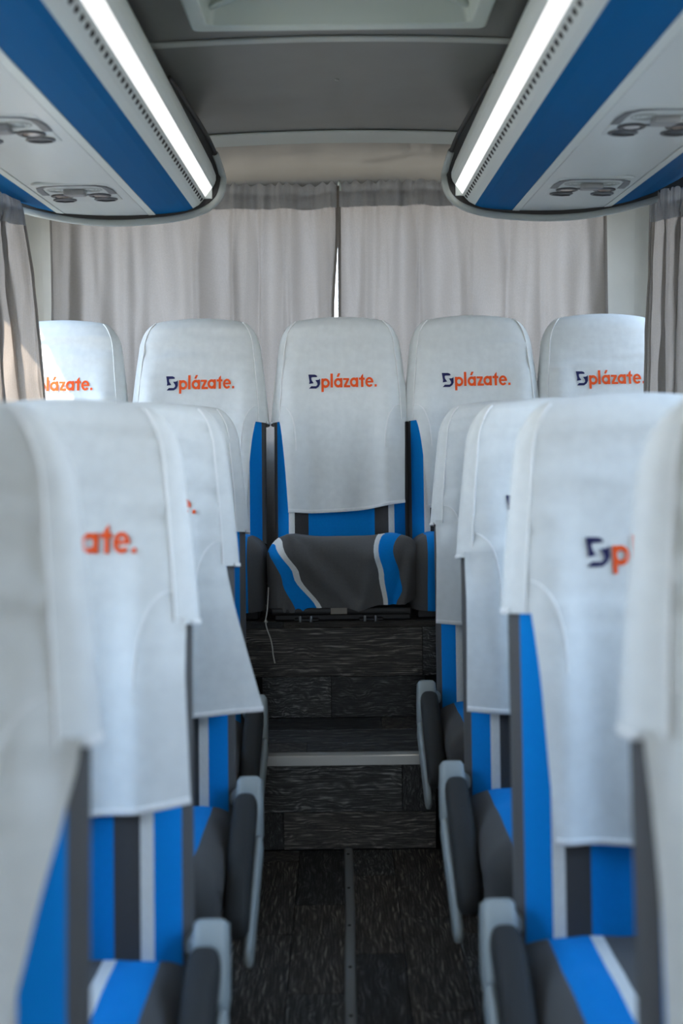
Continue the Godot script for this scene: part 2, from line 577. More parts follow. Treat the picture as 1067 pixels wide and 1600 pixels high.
func cover(label: String, seat: Node3D, H: float, tilt: float, y0: float, c: Dictionary, sd: int) -> void:
	var o := Node3D.new()
	o.name = "slipcover"
	seat.add_child(o, true)
	tag(o, label)
	var at := Vector3(0, y0, 0)
	var off := 0.007
	var hood: float = c.get("hood", 0.362)
	var s0 := H - hood
	var top := H + off
	var nz := Vector3(0, sin(tilt), cos(tilt))
	var fold := func(x: float, s: float) -> float:
		var a := wrinkle.get_noise_2d(x * 70.0 + sd * 400.0, s * 620.0 + sd * 91.0)
		var b := sin(s * 88.0 + 2.6 * wrinkle.get_noise_2d(x * 120.0, sd * 33.0) + sd) * maxf(0.0, wrinkle.get_noise_2d(sd * 77.0, s * 300.0) + 0.12)
		var calm := 1.0 - 0.85 * smoothstep(0.17, 0.13, absf(x)) * smoothstep(0.085, 0.055, absf(s - (H - 0.25)))
		return calm * (a * 0.0055 + b * 0.0080) * smoothstep(0.0, 0.05, top - s)
	var hm := grid(func(u: float, v: float):
		var s: float = lerpf(s0, top, sin(v * PI / 2))
		var th: float = u * TAU - PI / 2
		var p := back_point(th, s, H, tilt, off + 0.004 * pow(1.0 - v, 4.0) * (1.0 - clampf(sin(th) * 1.5, 0.0, 1.0)))
		if sin(th) > 0.0:
			p += nz * fold.call(p.x, s) * minf(1.0, sin(th) * 1.6)
		return p, 84, 54)
	part(o, "hood", hm, M.white_cloth, at)
	# flap: hangs from the front of the hood
	var xl0: float = c.get("l0", -0.208)
	var xl1: float = c.get("l1", -0.190)
	var xr0: float = c.get("r0", 0.208)
	var xr1: float = c.get("r1", 0.190)
	var ln: float = c.get("len", 0.33)
	var lnl: float = c.get("lenl", ln)
	var bend: float = c.get("bend", 0.55)
	var flap := func(u: float, v: float) -> Vector3:
		var q := pow(v, bend)
		var x := lerpf(lerpf(xl0, xl1, q), lerpf(xr0, xr1, q), u)
		var drop := lerpf(lnl, ln, u) + 0.012 * sin(u * PI)
		var s := s0 + 0.012 - v * drop
		var near := front_point(clampf(x, -0.215, 0.215), s, H, tilt, off, fold.call(x, s))
		var inner := front_point(clampf(x, -0.165, 0.165), s, H, tilt, off + 0.006, 0.0)
		inner.x = x
		inner -= nz * maxf(0.0, absf(x) - 0.165) * 0.25
		var soft := 0.007 * sin(x * 34.0 + sd * 1.7) + 0.010 * wrinkle.get_noise_2d(x * 220.0 + s * 90.0, sd * 50.0 + s * 60.0)
		inner += nz * (soft * v + 0.012 * v)
		var r := near.lerp(inner, smoothstep(0.0, 0.35, v))
		r.x = x
		return r
	part(o, "flap", grid(flap, 44, 40), M.white_cloth, at)
	var hem := []
	for i in 31:
		hem.append(flap.call(i / 30.0, 1.0))
	part(o, "flap_hem", sweep(hem, 0.0022, 0.006, 3.0, 8, Vector3.BACK), M.white_seam, at)
	# raised seams along both front edges and the hood's bottom hem at the sides
	for sg in [-1.0, 1.0]:
		var line := []
		for i in 24:
			var s := lerpf(s0 + 0.004, top - 0.012, sin(i / 23.0 * PI / 2))
			var th := 0.62
			line.append(back_point(th if sg > 0 else PI - th, s, H, tilt, off + 0.0015))
		part(o, "hood_seam", sweep(line, 0.0032, 0.0022, 2.0, 8), M.white_seam, at)
		var low := []
		for i in 9:
			var th := lerpf(-0.7, 0.30, i / 8.0)
			low.append(back_point(th if sg > 0 else PI - th, s0 + 0.003, H, tilt, off + 0.0045))
		part(o, "hood_hem", sweep(low, 0.0045, 0.0022, 2.5, 8, Vector3.UP), M.white_seam, at)
		# inner gusset seam: the curved line from the hood's corner to the flap
		var gus := []
		for i in 12:
			var q := i / 11.0
			var x: float = sg * lerpf(0.205, 0.150, sin(q * PI / 2))
			var s := s0 + 0.055 - 0.15 * q * q
			var v: float = clampf((s0 + 0.012 - s) / ln, 0.0, 1.0)
			var p: Vector3
			if v <= 0.0:
				p = front_point(x, s, H, tilt, off + 0.001, fold.call(x, s))
			else:
				var qq := pow(v, bend)
				var lx := lerpf(xl0, xl1, qq)
				var rx := lerpf(xr0, xr1, qq)
				p = flap.call(clampf((x - lx) / (rx - lx), 0.02, 0.98), v) + nz * 0.001
			gus.append(p)
		part(o, "gusset_seam", sweep(gus, 0.0022, 0.0007, 2.0, 8, Vector3(sg, 0, 0)), M.white_seam, at)
	# the print
	var put := func(p: Vector2) -> Vector3:
		var x: float = (p.x - 925.0) * 0.0001267 + c.get("lx", 0.0)
		var s: float = H - 0.247 + c.get("ly", 0.0) - (p.y - 465.0 + (p.x - 925.0) * 0.012) * 0.0001267
		return front_point(x, s, H, tilt, off, fold.call(x, s) + 0.0028)
	tag(part(o, "logo_mark", print_mesh(mark_shapes(), put), M.print_navy, at), "navy blue angular letter S mark")
	tag(part(o, "logo_lettering", print_mesh(letter_shapes(), put), M.print_orange, at), "orange lettering plázate with a full stop")

func ring(cx: float, cy: float, ro: Vector2, ri: Vector2, a0 := 0.0, a1 := 360.0) -> Array:
	var out := []
	var n := 28
	for i in n:
		var a := deg_to_rad(lerpf(a0, a1, float(i) / n))
		var b := deg_to_rad(lerpf(a0, a1, float(i + 1) / n))
		var c := Vector2(cx, cy)
		var da := Vector2(cos(a), -sin(a))
		var db := Vector2(cos(b), -sin(b))
		out.append(PackedVector2Array([c + da * ro, c + db * ro, c + db * ri, c + da * ri]))
	return out

func box2(x0: float, y0: float, x1: float, y1: float) -> PackedVector2Array:
	return PackedVector2Array([Vector2(x0, y0), Vector2(x1, y0), Vector2(x1, y1), Vector2(x0, y1)])

func pv(a: Array) -> PackedVector2Array:
	var o := PackedVector2Array()
	for i in range(0, a.size(), 2):
		o.append(Vector2(a[i], a[i + 1]))
	return o

func mark_shapes() -> Array:
	return [pv([75, 105, 245, 105, 290, 122, 315, 155, 300, 175, 165, 178, 150, 205, 160, 260, 215, 345, 95, 370, 105, 300]),
		pv([262, 258, 350, 250, 388, 215, 390, 370, 355, 440, 285, 492, 90, 498, 150, 430, 280, 428, 318, 390, 315, 340])]

func letter_shapes() -> Array:
	var o := []
	o.append(box2(425, 215, 487, 588))
	o.append_array(ring(535, 343, Vector2(114, 132), Vector2(54, 64)))
	o.append(box2(671, 75, 735, 465))
	o.append_array(ring(878, 333, Vector2(112, 132), Vector2(52, 62)))
	o.append(box2(930, 200, 992, 462))
	o.append(pv([875, 70, 937, 70, 888, 176, 836, 166]))
	var d := 978.0
	o.append(box2(d + 35, 202, d + 198, 258))
	o.append(pv([d + 128, 250, d + 196, 250, d + 124, 400, d + 54, 400]))
	o.append(box2(d + 54, 398, d + 226, 458))
	o.append_array(ring(d + 328, 318, Vector2(112, 132), Vector2(52, 62)))
	o.append(box2(d + 378, 187, d + 441, 450))
	o.append(pv([d + 514, 150, d + 577, 75, d + 580, 450, d + 517, 450]))
	o.append(box2(d + 464, 188, d + 617, 250))
	o.append_array(ring(d + 742, 312, Vector2(108, 138), Vector2(50, 80), 0.0, 322.0))
	o.append(box2(d + 685, 283, d + 850, 330))
	o.append(box2(d + 880, 378, d + 938, 445))
	return o

func print_mesh(shapes: Array, put: Callable) -> ArrayMesh:
	var v := PackedVector3Array()
	var idx := PackedInt32Array()
	for p in shapes:
		var tri := Geometry2D.triangulate_polygon(p)
		var b := v.size()
		for q in p:
			v.append(put.call(q))
		for k in range(0, tri.size(), 3):
			# one winding for all, whichever way the outline runs
			var a0: Vector2 = p[tri[k]]
			var a1: Vector2 = p[tri[k + 1]]
			var a2: Vector2 = p[tri[k + 2]]
			var cw := (a1 - a0).cross(a2 - a0) > 0.0
			idx.append_array(PackedInt32Array([b + tri[k], b + tri[k + 1], b + tri[k + 2]] if cw else [b + tri[k], b + tri[k + 2], b + tri[k + 1]]))
	return pack(v, idx)

# ---------------------------------------------------------------- luggage racks (left one; mirrored for the right)
const RACK_D := 3.55

func rack(mirror: float, label: String) -> void:
	var cx := -0.012
	var r := thing("luggage_rack", label, "luggage rack", Vector3(cx, 0, 0), "overhead racks along the cabin")
	var z0 := -RACK_D
	var z1 := 1.9
	var X := func(p: Vector2) -> Vector2: return Vector2(p.x * -mirror, p.y)
	# profile, written for x counted outward from the middle of the cabin
	var tie := func(a: Array) -> Array:
		var o := []
		for p in a: o.append(X.call(p))
		return o
	var add := func(called: String, line: Array, thick: float, inward: Vector2, m: Material, back := 0.0) -> MeshInstance3D:
		return part(r, called, strip(tie.call(line), thick, z0 + back, z1, X.call(inward)), m)
	var edge := [Vector2(0.446, 2.165), Vector2(0.412, 2.10), Vector2(0.385, 2.045), Vector2(0.375, 2.015), Vector2(0.375, 2.0), Vector2(0.379, 1.988), Vector2(0.387, 1.976)]
	add.call("inner_edge", edge, 0.02, Vector2(1, 0.3), M.rack_white)
	add.call("lamp_lip", [Vector2(0.410, 1.9465), Vector2(0.4175, 1.9375)], 0.018, Vector2(0.5, 0.85), M.rack_white)
	add.call("inner_trim", [Vector2(0.4180, 1.9365), Vector2(0.432, 1.9225), Vector2(0.450, 1.9125)], 0.018, Vector2(0.4, 0.9), M.rack_white)
	add.call("padded_panel", [Vector2(0.450, 1.9125), Vector2(0.470, 1.9055), Vector2(0.51, 1.8995), Vector2(0.545, 1.897), Vector2(0.570, 1.8955)], 0.02, Vector2(0, 1), M.rack_blue)
	add.call("panel_trim", [Vector2(0.570, 1.8935), Vector2(0.592, 1.8925)], 0.02, Vector2(0, 1), M.rack_white)
	var sp: MeshInstance3D = add.call("service_panel", [Vector2(0.5945, 1.8940), Vector2(0.66, 1.8925), Vector2(0.73, 1.8930), Vector2(0.80, 1.8965), Vector2(0.860, 1.9015)], 0.02, Vector2(0, 1), M.service_white)
	add.call("panel_trim", [Vector2(0.8625, 1.9005), Vector2(0.886, 1.9030)], 0.02, Vector2(0, 1), M.rack_white)
	add.call("padded_panel", [Vector2(0.886, 1.9050), Vector2(0.95, 1.920), Vector2(1.02, 1.944), Vector2(1.10, 1.985), Vector2(1.22, 2.06)], 0.02, Vector2(0, 1), M.rack_blue)
	# dark core behind the panels
	var core := [Vector2(0.455, 2.18), Vector2(0.40, 2.03), Vector2(0.40, 1.99), Vector2(0.425, 1.957), Vector2(0.45, 1.925), Vector2(0.52, 1.912), Vector2(0.70, 1.905), Vector2(0.86, 1.914), Vector2(1.02, 1.958), Vector2(1.22, 2.075), Vector2(1.22, 2.19)]
	var cp := PackedVector2Array()
	for p in core: cp.append(X.call(p))
	part(r, "rack_body", extrude(cp, z0 + 0.012, z1), M.rack_dark)
	# the lamp: a glowing diffuser let into the inner edge, and the light it gives
	var la := Vector2(0.387, 1.976)
	var lb := Vector2(0.410, 1.9465)
	part(r, "lamp_diffuser", strip(tie.call([la, lb]), 0.012, z0 + 0.004, z1, X.call(Vector2(0.79, 0.61))), M.led_diffuser)
	var mid: Vector2 = X.call((la + lb) * 0.5)
	var nrm: Vector2 = X.call(Vector2(-0.79, -0.61))
	var lamp := AreaLight3D.new()
	lamp.name = "lamp_light"
	lamp.area_size = Vector2(0.036, z1 - z0 - 0.1)
	lamp.light_energy = LAMP_ENERGY
	lamp.light_color = Color(1.0, 0.97, 0.92)
	lamp.shadow_enabled = true
	lamp.area_range = 12.0
	r.add_child(lamp, true)
	var n3 := Vector3(nrm.x, nrm.y, 0).normalized()
	lamp.basis = Basis(n3.cross(Vector3.BACK) * -1.0, Vector3.BACK, n3 * -1.0)
	lamp.position = Vector3(mid.x, mid.y, (z0 + z1) / 2) + n3 * 0.004
	# toothed rubber seal beside the lamp
	var v := PackedVector3Array()
	var idx := PackedInt32Array()
	var z := z0 + 0.02
	while z < 0.2:
		var a: Vector2 = X.call(Vector2(0.4165, 1.9385))
		var b: Vector2 = X.call(Vector2(0.4240, 1.9310))
		var k := v.size()
		var dn := Vector3(nrm.x, nrm.y, 0) * 0.0016
		v.append_array(PackedVector3Array([Vector3(a.x, a.y, z) + dn, Vector3(b.x, b.y, z) + dn, Vector3(b.x, b.y, z + 0.012) + dn, Vector3(a.x, a.y, z + 0.021) + dn]))
		for q in 4: v.append(v[k + q] - dn * 2.0)
		idx.append_array(PackedInt32Array([k, k + 1, k + 2, k, k + 2, k + 3, k, k + 4, k + 1, k + 1, k + 4, k + 5, k + 2, k + 6, k + 3, k + 3, k + 6, k + 7, k + 1, k + 5, k + 2, k + 2, k + 5, k + 6, k + 3, k + 7, k, k, k + 7, k + 4]))
		z += 0.039
	tag(part(r, "toothed_seal", pack(v, idx), M.groove), "row of small dark teeth", "", "", "stuff")
	# end panel and its rounded grey rim; the rim runs on along the ceiling towards the front
	var rim2 := [Vector2(0.357, 2.022), Vector2(0.3535, 1.993), Vector2(0.366, 1.951), Vector2(0.392, 1.923), Vector2(0.425, 1.905), Vector2(0.48, 1.889), Vector2(0.56, 1.878), Vector2(0.69, 1.871), Vector2(0.82, 1.879), Vector2(0.955, 1.905), Vector2(1.08, 1.940), Vector2(1.22, 1.99)]
	var pan := PackedVector2Array()
	pan.append(X.call(Vector2(1.22, 2.19)))
	pan.append(X.call(Vector2(0.44, 2.19)))
	for p in rim2: pan.append(X.call(p + (Vector2(0.006, 0.010) if p.x < 0.5 else Vector2(0, 0.008))))
	part(r, "end_panel", extrude(pan, z0 - 0.022, z0 - 0.006), M.rack_dark)
	var path := []
	var c3 := Curve3D.new()
	c3.bake_interval = 0.015
	var raw := []
	for q in [[0.450, 2.184, 3.10], [0.427, 2.161, 3.21], [0.408, 2.137, 3.31], [0.386, 2.106, 3.43], [0.369, 2.066, 3.515]]:
		raw.append(Vector3(q[0], q[1], -q[2]))
	for p in rim2: raw.append(Vector3(p.x, p.y, z0 - 0.012))
	for i in raw.size():
		var p: Vector3 = raw[i]
		var t: Vector3 = (raw[mini(i + 1, raw.size() - 1)] - raw[maxi(i - 1, 0)]) / 6.0
		c3.add_point(Vector3(p.x * -mirror, p.y, p.z), Vector3(-t.x * -mirror, -t.y, -t.z), Vector3(t.x * -mirror, t.y, t.z))
	for p in c3.get_baked_points(): path.append(p)
	var upper := []
	var lower := []
	for p in path:
		if p.z > z0 + 0.05: upper.append(p)
		else: lower.append(p)
	upper.append(lower[0])
	part(r, "end_rim", sweep(lower, 0.0105, 0.011, 2.4, 12, Vector3(0, 0.05, 1)), M.plastic_grey)
	part(r, "gap_edge", sweep(upper, 0.006, 0.007, 2.4, 12, Vector3(0, 0.05, 1)), M.rack_dark)
	# dark filler between the rim and the inner edge
	var fil := grid(func(u: float, v: float):
		var i := v * 5.0
		var k := mini(int(i), 4)
		var a: Vector3 = raw[k].lerp(raw[k + 1], i - k)
		var b := Vector3(a.x + 0.045, a.y - 0.02, a.z)
		var e := a.lerp(b, u)
		return Vector3(e.x * -mirror, e.y, e.z + 0.0 * u), 2, 14)
	part(r, "gap_filler", fil, M.rack_dark)
	# service units with lamps, nozzles and a speaker
	for d in [3.17, 2.47]:
		service_unit(r, Vector3(-mirror * 0.7275, 1.8926, -d), mirror)
	# fixing: the panel seams are real gaps; end stop of the lamp
	part(r, "lamp_end_cap", slab(0.03, 0.045, 0.006, 0.001), M.rack_white, Vector3(mid.x - nrm.x * 0.006, mid.y - nrm.y * 0.006, z0 - 0.003))

func service_unit(r: Node3D, at: Vector3, mirror: float) -> void:
	var u := Node3D.new()
	u.name = "service_unit"
	r.add_child(u, true)
	u.position = at
	u.rotation.z = -mirror * -0.012
	# low raised plate
	part(u, "plate", sweep([Vector3(0, 0.0015, -0.125), Vector3(0, 0.0015, -0.115), Vector3(0, 0.0015, 0.10), Vector3(0, 0.0015, 0.112)], [0.096, 0.106, 0.106, 0.096], 0.004, 6.0, 24, Vector3.RIGHT), M.service_white)
	# dark U-shaped band, thick legs and a thin bow
	var path := []
	var ws := []
	for q in [[-0.096, -0.02, 0.011], [-0.096, 0.03, 0.011], [-0.090, 0.072, 0.0095], [-0.070, 0.094, 0.006], [-0.03, 0.101, 0.003], [0.03, 0.101, 0.003], [0.070, 0.094, 0.006], [0.090, 0.072, 0.0095], [0.096, 0.03, 0.011], [0.096, -0.02, 0.011]]:
		path.append(Vector3(q[0], -0.003, q[1]))
		ws.append(q[2])
	part(u, "band", sweep(path, ws, 0.0014, 4.0, 10), M.unit_grey)
	for sg in [-1.0, 1.0]:
		for k in 3:
			part(u, "speaker_ring", puck(0.030 - 0.009 * k, 0.030 - 0.009 * k, 0.0012, 0.80, 24), M.plastic_grey, Vector3(sg * 0.048, -0.0026, 0.040))
	part(u, "switch_block", sweep([Vector3(0, -0.004, -0.008), Vector3(0, -0.008, 0.0), Vector3(0, -0.010, 0.050), Vector3(0, -0.010, 0.055)], [0.018, 0.025, 0.030, 0.028], [0.002, 0.006, 0.009, 0.008], 6.0, 16, Vector3.RIGHT), M.service_block)
	for sg in [-1.0, 1.0]:
		var lamp := part(u, "reading_lamp", puck(0.032, 0.030, 0.0035, 0.64, 28), M.unit_dark, Vector3(sg * 0.054, -0.0026, -0.040))
		part(lamp, "lens", puck(0.021, 0.020, 0.0022, 0.0, 20), M.lens_glass, Vector3(0, -0.0004, 0))
		var noz := part(u, "air_nozzle", puck(0.034, 0.027, 0.0042, 0.0, 28), M.unit_grey, Vector3(sg * 0.060, -0.0026, -0.094))
		part(noz, "vane", sweep([Vector3(-0.026, -0.0045, 0.004), Vector3(0, -0.007, 0.0), Vector3(0.026, -0.0045, -0.004)], 0.003, 0.002, 2.0, 8), M.unit_dark)
		part(u, "call_button", slab(0.020, 0.003, 0.014, 0.001), M.unit_grey, Vector3(sg * 0.020, -0.0035, -0.026))

# ---------------------------------------------------------------- curtains
func curtain(label: String, at: Vector3, width: float, height: float, along: Vector3, depth: Vector3, folds: float, amp: float, sd: int, lean: Callable) -> void:
	var o := thing("curtain", label, "curtain", at, "grey cloth curtains")
	var band := 0.078
	var ply := func(u: float, y: float) -> Vector3:
		var v := maxf(0.0, y / height)
		var ph := u * TAU * folds
		var warp := 1.6 * sin(u * 5.3 + sd) + 1.1 * sin(u * 11.7 + sd * 2.1 + v * 1.3)
		var f := 0.55 * sin(ph + warp) + 0.7 * (1.0 - 2.0 * absf(sin(ph * 0.37 + 0.9 * sd + 0.5 * warp + v * 0.35))) + 0.16 * sin(ph * 2.3 + warp * 1.3)
		f += 1.1 * wrinkle.get_noise_2d(u * 240.0 + sd * 500.0, v * 60.0)
		var gather := 0.006 * sin(u * width * 215.0 + 2.0 * sin(u * 47.0)) * clampf(1.0 - y / (band * 1.8), 0.0, 1.0)
		return along * (u * width + 0.10 / folds * cos(ph + warp + 0.6) * smoothstep(0.0, 0.2, v) * sin(u * PI)) + depth * (f * amp * lerpf(0.45, 1.0, smoothstep(0.0, 0.25, v)) + gather) + Vector3(0, -y, 0) + lean.call(u, v)
	var n := int(clampf(width * 190.0, 60.0, 220.0))
	var body := grid(func(u: float, v: float): return ply.call(u, lerpf(band * 0.3, height, v)), n, 40)
	part(o, "cloth", body, M.curtain_cloth)
	var head := grid(func(u: float, v: float):
		var y := lerpf(-0.012 + 0.006 * sin(u * width * 160.0 + 1.5 * sin(u * 31.0)), band, v)
		return ply.call(u, y) + depth * (0.004 + 0.004 * sin(v * PI)), n, 8)
	part(o, "header", head, M.curtain_band)
	for k in [0.0, 1.0]:
		var line := []
		for i in 26:
			line.append(ply.call(k, lerpf(0.0, height, i / 25.0)))
		part(o, "side_hem", sweep(line, 0.006, 0.0022, 3.0, 8, along), M.curtain_cloth)

# ---------------------------------------------------------------- the whole place
const LAMP_ENERGY := 0.13

func _ready() -> void:
	# camera
	var cam := Camera3D.new()
	cam.name = "camera"
	add_child(cam)
	cam.fov = 50.4
	cam.position = Vector3(0, 1.263, 0)
	cam.basis = Basis(Vector3.RIGHT, -atan(158.0 / 1700.0)) * Basis(Vector3.BACK, deg_to_rad(-0.7))
	var at := CameraAttributesPhysical.new()
	at.frustum_focal_length = 38.25
	at.frustum_focus_distance = 3.75
	at.exposure_aperture = 2.2
	at.frustum_near = 0.05
	at.frustum_far = 200.0
	cam.attributes = at
	cam.fov = 50.4
	cam.current = true

	# sky and exposure
	var env := Environment.new()
	env.background_mode = Environment.BG_SKY
	var sky := Sky.new()
	var sm := ProceduralSkyMaterial.new()
	sm.sky_top_color = Color(0.56, 0.69, 0.85)
	sm.sky_horizon_color = Color(0.90, 0.925, 0.935)
	sm.sky_curve = 0.2
	sm.ground_bottom_color = Color(0.42, 0.41, 0.39)
	sm.ground_horizon_color = Color(0.62, 0.62, 0.61)
	sm.sky_energy_multiplier = 1.0
	sm.ground_energy_multiplier = 1.0
	sm.sun_angle_max = 5.0
	sky.sky_material = sm
	env.sky = sky
	env.background_energy_multiplier = 8.0
	env.tonemap_mode = Environment.TONE_MAPPER_LINEAR
	env.tonemap_exposure = 1.55
	env.sdfgi_enabled = true
	env.ssao_enabled = true
	env.ssil_enabled = true
	var we := WorldEnvironment.new()
	we.name = "environment"
	we.environment = env
	add_child(we)

	# the sun: high on the left of the bus
	var sun := DirectionalLight3D.new()
	sun.name = "sun"
	add_child(sun)
	sun.light_color = Color(1.0, 0.94, 0.86)
	sun.light_energy = 8.0
	sun.light_angular_distance = 0.6
	sun.shadow_enabled = true
	sun.look_at_from_position(Vector3(-2.2, 4.2, -0.05), Vector3.ZERO)

	wrinkle.seed = 8
	wrinkle.frequency = 0.02
	wrinkle.fractal_octaves = 3
	make_materials()
	build_shell()
	build_floor()
	build_roof()
	rack(1.0, "blue and white overhead rack with lit strip, left side of the aisle")
	rack(-1.0, "blue and white overhead rack with lit strip, right side of the aisle")
	build_curtains()
	build_seats()
	build_small()

func wall_box(parent: Node, called: String, lo: Vector3, hi: Vector3, m: Material, c := 0.0) -> MeshInstance3D:
	return part(parent, called, slab(hi.x - lo.x, hi.y - lo.y, hi.z - lo.z, c), m, (lo + hi) / 2)

func build_shell() -> void:
	var t := 0.06
	var roof_y := 2.30
	var sill := 0.98
	var head := 2.06
	for sg in [-1.0, 1.0]:
		var w := Node3D.new()
		w.name = "wall_left" if sg < 0 else "wall_right"
		add_child(w)
		tag(w, "pale side wall of the cabin on the %s with a window band" % ("left" if sg < 0 else "right"), "", "", "structure")
		var xi: float = sg * SIDE_X
		var xo: float = sg * (SIDE_X + t)
		var lo := minf(xi, xo)
		var hi := maxf(xi, xo)
		wall_box(w, "lower_panel", Vector3(lo, -0.05, -REAR_D), Vector3(hi, sill, FRONT_Z), M.wall_panel)
		wall_box(w, "upper_panel", Vector3(lo, head, -REAR_D), Vector3(hi, roof_y, FRONT_Z), M.wall_panel)
		var posts := [[-REAR_D, -3.98], [-2.72 if sg < 0 else -3.50, -2.45], [-0.70 if sg < 0 else -0.95, FRONT_Z]]
		for p in posts:
			wall_box(w, "window_post", Vector3(lo, sill, p[0]), Vector3(hi, head, p[1]), M.wall_panel)
		if sg < 0:
			wall_box(w, "window_valance", Vector3(lo, 1.80, posts[1][1]), Vector3(hi, head, posts[2][0]), M.wall_panel)
		for i in posts.size() - 1:
			var g := wall_box(self, "window_%d" % (i + (1 if sg < 0 else 3)), Vector3((xi + xo) / 2 - 0.003, sill, posts[i][1]), Vector3((xi + xo) / 2 + 0.003, head, posts[i + 1][0]), M.window_glass)
			tag(g, "clear side window pane behind the %s seats" % ("left" if sg < 0 else "right"), "", "", "structure")
	# rear wall with a wide window behind the curtains
	var rw := Node3D.new()
	rw.name = "wall_rear"
	add_child(rw)
	tag(rw, "pale rear wall around the curtained back window", "", "", "structure")
	var xw := 0.99
	var zr := -REAR_D - t
	wall_box(rw, "lower_panel", Vector3(-SIDE_X - t, -0.05, zr), Vector3(SIDE_X + t, 1.15, -REAR_D), M.wall_panel)
	wall_box(rw, "upper_panel", Vector3(-SIDE_X - t, 2.105, zr), Vector3(SIDE_X + t, roof_y, -REAR_D), M.wall_panel)
	for sg in [-1.0, 1.0]:
		wall_box(rw, "window_post", Vector3(minf(sg * xw, sg * (SIDE_X + t)), 1.15, zr), Vector3(maxf(sg * xw, sg * (SIDE_X + t)), 2.105, -REAR_D), M.wall_panel)
		# rounded corner pillar
		var pil := grid(func(u: float, v: float):
			var a: float = u * PI / 2
			return Vector3(sg * (SIDE_X - 0.10 + 0.10 * cos(a)), lerpf(0.55, 2.2, v), -REAR_D + 0.10 - 0.10 * sin(a)), 12, 1)
		part(rw, "corner_pillar", pil, M.wall_panel)
	var g2 := wall_box(self, "window_5", Vector3(-xw, 1.15, -REAR_D - t / 2 - 0.003), Vector3(xw, 2.105, -REAR_D - t / 2 + 0.003), M.window_glass)
	tag(g2, "back window pane behind the grey curtains", "", "", "structure")
	# front wall with the windscreen, behind the camera
	var fw := Node3D.new()
	fw.name = "wall_front"
	add_child(fw)
	tag(fw, "front end of the cabin with a doorway in the partition", "", "", "structure")
	wall_box(fw, "upper_panel", Vector3(-SIDE_X - t, 1.95, FRONT_Z), Vector3(SIDE_X + t, roof_y, FRONT_Z + t), M.wall_panel)
	for sg in [-1.0, 1.0]:
		wall_box(fw, "partition", Vector3(minf(sg * 0.36, sg * (SIDE_X + t)), -0.05, FRONT_Z), Vector3(maxf(sg * 0.36, sg * (SIDE_X + t)), 1.95, FRONT_Z + t), M.wall_panel)
	wall_box(fw, "threshold", Vector3(-0.36, -0.05, FRONT_Z), Vector3(0.36, 0.0, FRONT_Z + t), M.wall_panel)
	# outer roof skin
	var rf := wall_box(self, "roof", Vector3(-SIDE_X - t, roof_y, zr), Vector3(SIDE_X + t, roof_y + 0.05, FRONT_Z + t), M.wall_panel)
	tag(rf, "outer roof skin above the cabin lining", "", "", "structure")

func plank(parent: Node, sx: float, sy: float, sz: float, at: Vector3, variant: int, turn := Vector3.ZERO) -> void:
	var key := "%.3f_%.3f_%.3f" % [sx, sy, sz]
	if not M.has(key):
		M[key] = slab(sx, sy, sz, 0.0009)
	var p := part(parent, "plank", M[key], M["plank_%d" % (variant % 3)], at)
	p.rotation = turn

